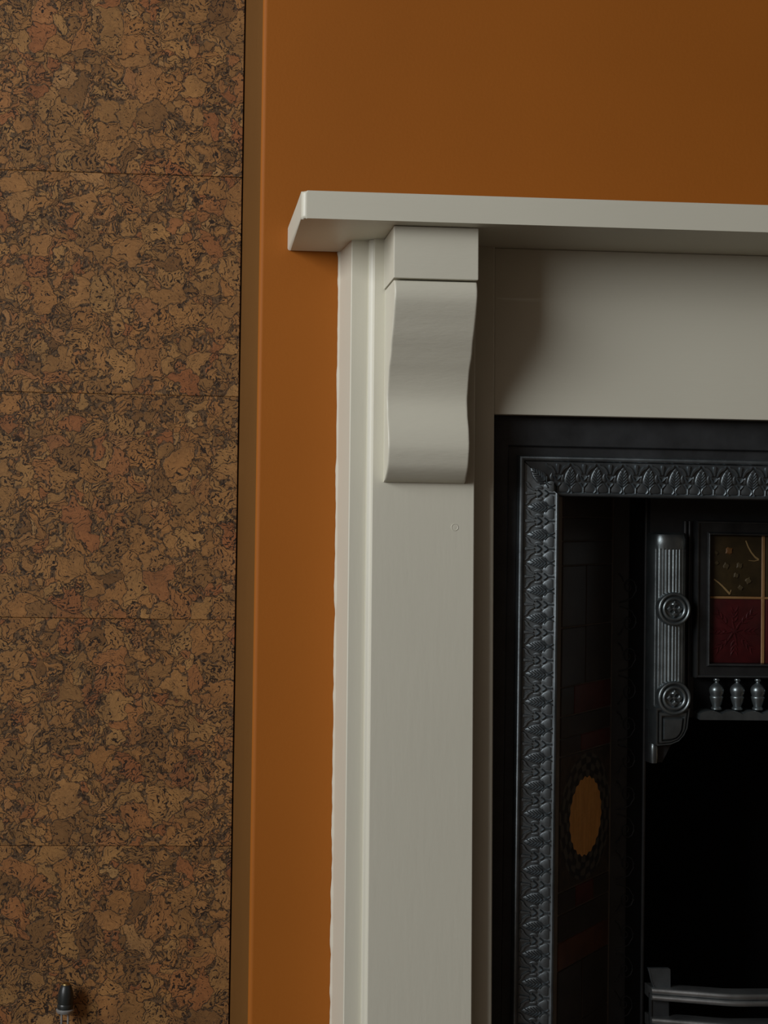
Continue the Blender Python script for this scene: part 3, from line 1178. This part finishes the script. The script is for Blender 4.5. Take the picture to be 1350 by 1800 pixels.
tw, thh = (CXF - .0025 - ox0) / 2, .0372
pz = lambda px_, py_: (.6532 + (px_ - 1249) * .000675, .9265 - (py_ - 949) * .000688)
tiles = []
for sx in (0, 1):
    # upper tile with twigs and blossoms
    cx, cz = (ox0 + CXF - .0025) / 2, (.8522 + oz1) / 2
    b = B()
    box(b, -tw, tw, -.002, .004, -(oz1 - .8522) / 2, (oz1 - .8522) / 2, .0012, 2)

    def twg(pts, w_, mi):
        n0 = len(b.faces)
        q = []
        for p in pts:
            x, z = pz(*p)
            q.append((x - cx, z - cz))
        rings = []
        tube(b, [(x, -.0020, z) for x, z in q], [w_ * (1 - .5 * i / len(q)) for i in range(len(q))], 6, mi)

    twg([(1340, 993), (1334, 989), (1327, 981), (1321, 971), (1317, 961)], .0013, 1)
    twg([(1341, 994), (1332, 996), (1322, 995)], .0006, 1)
    twg([(1289, 1053), (1283, 1047), (1276, 1040), (1269, 1034), (1260, 1028)], .0014, 1)
    twg([(1289, 1053), (1291, 1046)], .0006, 1)
    for (bx, by, bs_, mi) in ((1287, 979, 7, 2), (1264, 983, 4, 3), (1265, 1000, 4, 3), (1282, 1005, 6, 3), (1306, 1004, 6, 3), (1300, 1021, 5, 3), (1322, 1030, 6, 3), (1308, 1042, 5, 3)):
        n0 = set(b.faces)
        x, z = pz(bx, by)
        o = []
        for i in range(10):
            a = 2 * PI * i / 10
            rr = bs_ * .00068 * (1 + .22 * math.sin(a * 4 + bx))
            o.append((x - cx + rr * math.cos(a), z - cz + rr * math.sin(a)))
        ca = [bm_.co for bm_ in []]
        r0 = [b.verts.new((a, -.0018, s)) for a, s in o]
        r1 = [b.verts.new(((x - cx) + (a - x + cx) * .7, -.0032, (z - cz) + (s - z + cz) * .7)) for a, s in o]
        for i in range(10):
            b.faces.new((r0[i], r0[(i + 1) % 10], r1[(i + 1) % 10], r1[i]))
        b.faces.new(r1)
        for f_ in b.faces:
            if f_ not in n0:
                f_.material_index = mi
    o = link('relief_tile', b, [M['tile_olive'], M['twig'], M['blossom'], M['blossom_dim']], pf, 35)
    o.location = Vector((cx if sx == 0 else 2 * CXF - cx, .068, cz)) - PIV
    o['label'] = 'dark olive glazed tile with raised twigs'
    # lower maroon tile with radiating leaves
    cz = (oz0 + .8488) / 2
    b = B()
    hz = (.8488 - oz0) / 2
    box(b, -tw, tw, -.002, .004, -hz, hz, .0012, 2)
    for q in range(8):
        a = q * PI / 4 + PI / 8 * 0
        L_ = .030 if q % 2 else .023
        ca, sa = math.cos(a), math.sin(a)
        side_pts = lambda u, v: (u * ca - v * sa, u * sa + v * ca)
        pts = [side_pts(.003 + L_ * t, .0022 * math.sin(t * 4)) for t in [i / 6 for i in range(7)]]
        n_ = len(pts)
        tube(b, [(x, -.0018, z) for x, z in pts], [.0012 * (1.2 - t / n_) for t in range(n_)], 6)
        for t, sgn in ((.35, 1), (.35, -1), (.6, 1), (.6, -1), (.82, 1), (.82, -1)):
            u0 = .003 + L_ * t
            p_ = [side_pts(u0, 0), side_pts(u0 + .0035, sgn * .0028), side_pts(u0 + .0075, sgn * .0042)]
            tube(b, [(x, -.0019, z) for x, z in p_], [.0010, .0011, .0004], 6)
    lathe(b, [(.0032, .0015), (.0030, .0028), (0, .0034)], 12, axis='y')
    o = link('relief_tile', b, M['tile_maroon'], pf, 35)
    o.location = Vector((cx if sx == 0 else 2 * CXF - cx, .068, cz)) - PIV
    o['label'] = 'deep maroon glazed tile with raised leaf star'

# little gallery: balusters standing on a scalloped rail
bx = [.6628, .6878, .7125]
bx = bx + [.7372, .7620, .7867]
bmeshes = None
for x in bx[:5]:
    if bmeshes is None:
        b = B()
        lathe(b, [(.0052, 0), (.0062, .0008), (.0062, .0026), (.0048, .0040), (.0050, .0050), (.0064, .0090), (.0075, .0132), (.0079, .0150), (.0076, .0158), (.0068, .0166), (.0072, .0178),
                  (.0080, .0198), (.0085, .0222), (.0084, .0242), (.0076, .0264), (.0060, .0286), (.0038, .0304), (.0023, .0318), (.0020, .0330), (.0034, .0340), (.0038, .0350), (.0034, .0362), (.0022, .0368)], 24)
        bmeshes = link('baluster', b, M['iron_column'], ins, 40)
        o = bmeshes
    else:
        o = dup(bmeshes, ins)
    o.location = Vector((x, .0600, .7192)) - PIV
b = B()
edge = []
bounds = [.6395, .6655, .6905, .7152, .7399, .7646, .7900, 2 * CXF - .6395]
top = []
for i in range(len(bounds) - 1):
    x0, x1 = bounds[i], bounds[i + 1]
    for k in range(9):
        t = k / 8
        top.append((x0 + (x1 - x0) * t, .7140 + .0054 * math.sin(PI * (.03 + .94 * t)) ** .65))
pts = top + [(bounds[-1], .7085), (bounds[0], .7085)]
extrude_poly(b, pts, lambda u, v, t: (u, t, v), .0500, .0760)
ilink('scalloped_rail', b, M['iron_column'], smooth=40)
b = B()
box(b, .640, 2 * CXF - .640, .0725, .0738, .7150, .7580)
ilink('gallery_back', b, M['soot'], smooth=0)

# firebox
b = B()
fx0, fx1 = .586, 2 * CXF - .586
box(b, fx0 - .02, fx0, .089, .32, ZB, .9665)
box(b, fx1, fx1 + .02, .089, .32, ZB, .9665)
box(b, fx0 - .02, fx1 + .02, .30, .33, ZB, .9665)
box(b, fx0, fx1, .089, .30, ZB, ZB + .02)
ilink('firebox', b, M['soot'], smooth=0)

# ------------------------------------------------------------------ grate in front of the fire
gr = root('fire_grate', (CXF, .055, .0), 'bowed black iron grate front with burnished double bar in the fireplace opening', 'grate')


def glink(name, bm, mat, smooth=40):
    for v in bm.verts:
        v.co -= Vector((CXF, .055, 0))
    return link(name, bm, mat, gr, smooth)


GX0 = .5800


def bow(t):
    """t 0..1 left to right: point on the bowed front"""
    x = GX0 + (2 * CXF - 2 * GX0) * t
    d = min(t, 1 - t)
    return x, .060 - .028 * (d / .31 if d < .29 else min(1.0, .9355 + (1 - (1 - min(1, (d - .29) / .06)) ** 2) * .0645))


def bar(prof, nseg=40, t0=0., t1=1.):
    b = B()
    rings = []
    for k in range(nseg + 1):
        x, y = bow(t0 + (t1 - t0) * k / nseg)
        rings.append([b.verts.new((x, y + dy, z)) for dy, z in prof])
    L = len(prof)
    for k in range(nseg):
        for i in range(L):
            b.faces.new((rings[k][i], rings[k][(i + 1) % L], rings[k + 1][(i + 1) % L], rings[k + 1][i]))
    b.faces.new(rings[0])
    b.faces.new(rings[-1])
    return b


zt1 = .4070
p1 = [(.022, zt1 - .0005), (.016, zt1)] + [(.0025 + .0035 * math.cos(a) - .004, zt1 - .0036 + .0036 * math.sin(a)) for a in [PI / 2 + PI * i / 8 for i in range(9)]] + \
     [(.001, zt1 - .0074)] + [(.0025 + .0032 * math.cos(a) - .0055, zt1 - .0108 + .0032 * math.sin(a)) for a in [PI / 2 + PI * i / 8 for i in range(9)]] + [(.012, zt1 - .0140), (.022, zt1 - .0130)]
glink('top_bar', bar(p1), M['bar'])
zt2 = .3735
p2 = [(.022, zt2 - .0005), (.016, zt2)] + [(-.0015 + .0035 * math.cos(a), zt2 - .0036 + .0036 * math.sin(a)) for a in [PI / 2 + PI * i / 8 for i in range(9)]] + \
     [(.001, zt2 - .0074)] + [(-.003 + .0032 * math.cos(a), zt2 - .0108 + .0032 * math.sin(a)) for a in [PI / 2 + PI * i / 8 for i in range(9)]] + [(.012, zt2 - .0140), (.022, zt2 - .0130)]
glink('lower_bar', bar(p2), M['bar'])
for zz in (.330, .290, .250):
    glink('lower_bar', bar([(d, z - zt2 + zz) for d, z in p2], 24), M['bar'])
for s in (1, -1):
    f = (lambda x: x) if s > 0 else (lambda x: 2 * CXF - x)
    # ear: plate with a hollow curved outer edge
    b = B()
    ear = [(.5770, .4285), (.6015, .4283), (.6028, .4270), (.6028, .4035), (.5935, .4035), (.5880, .4045), (.5843, .4070), (.5818, .4110), (.5803, .4160), (.5790, .4225)]
    extrude_poly(b, [(f(x), z) for x, z in ear], lambda u, v, t: (u, t, v), .0585, .0640)
    edge_pts = [(f(x), .0588, z) for x, z in [(.5772, .4280), (.5790, .4225), (.5803, .4160), (.5818, .4110), (.5843, .4070), (.5880, .4045), (.5935, .4035)]]
    tube(b, edge_pts, .0010, 6)
    glink('grate_ear', b, M['iron_polish'], 30)
    b = B()
    box(b, min(f(.5800), f(.6025)), max(f(.5800), f(.6025)), .0615, .0680, .10, .4000, .0008, 1)
    box(b, min(f(.5797), f(.5812)), max(f(.5797), f(.5812)), .0600, .0650, .10, .3985)
    box(b, min(f(.5800), f(.6025)), max(f(.5800), f(.6025)), .0615, .1000, .0, .11, .0008, 1)
    glink('grate_post', b, M['iron'], 0)

# ------------------------------------------------------------------ small fitting on the cork wall
ft = root('wall_fitting', (-.1035, .359, .3085), 'small black domed fitting with steel collar and pins low on the cork wall', 'fitting')
b = B()
lathe(b, [(.0096, -.0020), (.0104, .0), (.0106, .0040), (.0098, .0056), (.0104, .0068), (.0103, .0140), (.0096, .0200), (.0082, .0252), (.0066, .0288), (.0058, .0296)], 28)
for v in b.verts:
    v.co.y -= .0185
    v.co.x += v.co.z * .02
link('cap', b, M['fit_black'], ft, 35)
b = B()
lathe(b, [(.0105, -.0058), (.0114, -.0042), (.0118, -.0020), (.0112, -.0012), (.0100, -.0006)], 28)
for v in b.verts:
    v.co.y -= .0185
link('collar', b, M['steel'], ft, 35)
b = B()
lathe(b, [(.0056, .0292), (.0052, .0312), (.0030, .0322), (.0, .0324)], 20)
for v in b.verts:
    v.co.y -= .0185
    v.co.x += .0005
link('brass_tip', b, M['brass'], ft, 35)
for dx in (-.0042, .0042):
    b = B()
    tube(b, [(dx, -.0185, -.0050), (dx, -.0185, -.0300)], .0015, 10)
    link('pin', b, M['steel'], ft, 40)
b = B()
tube(b, [(0, -.010, .008), (0, .0014, .008)], .0045, 12)
box(b, -.007, .007, -.0008, .0014, -.002, .018, .0006, 1)
link('wall_stem', b, M['fit_black'], ft, 30)
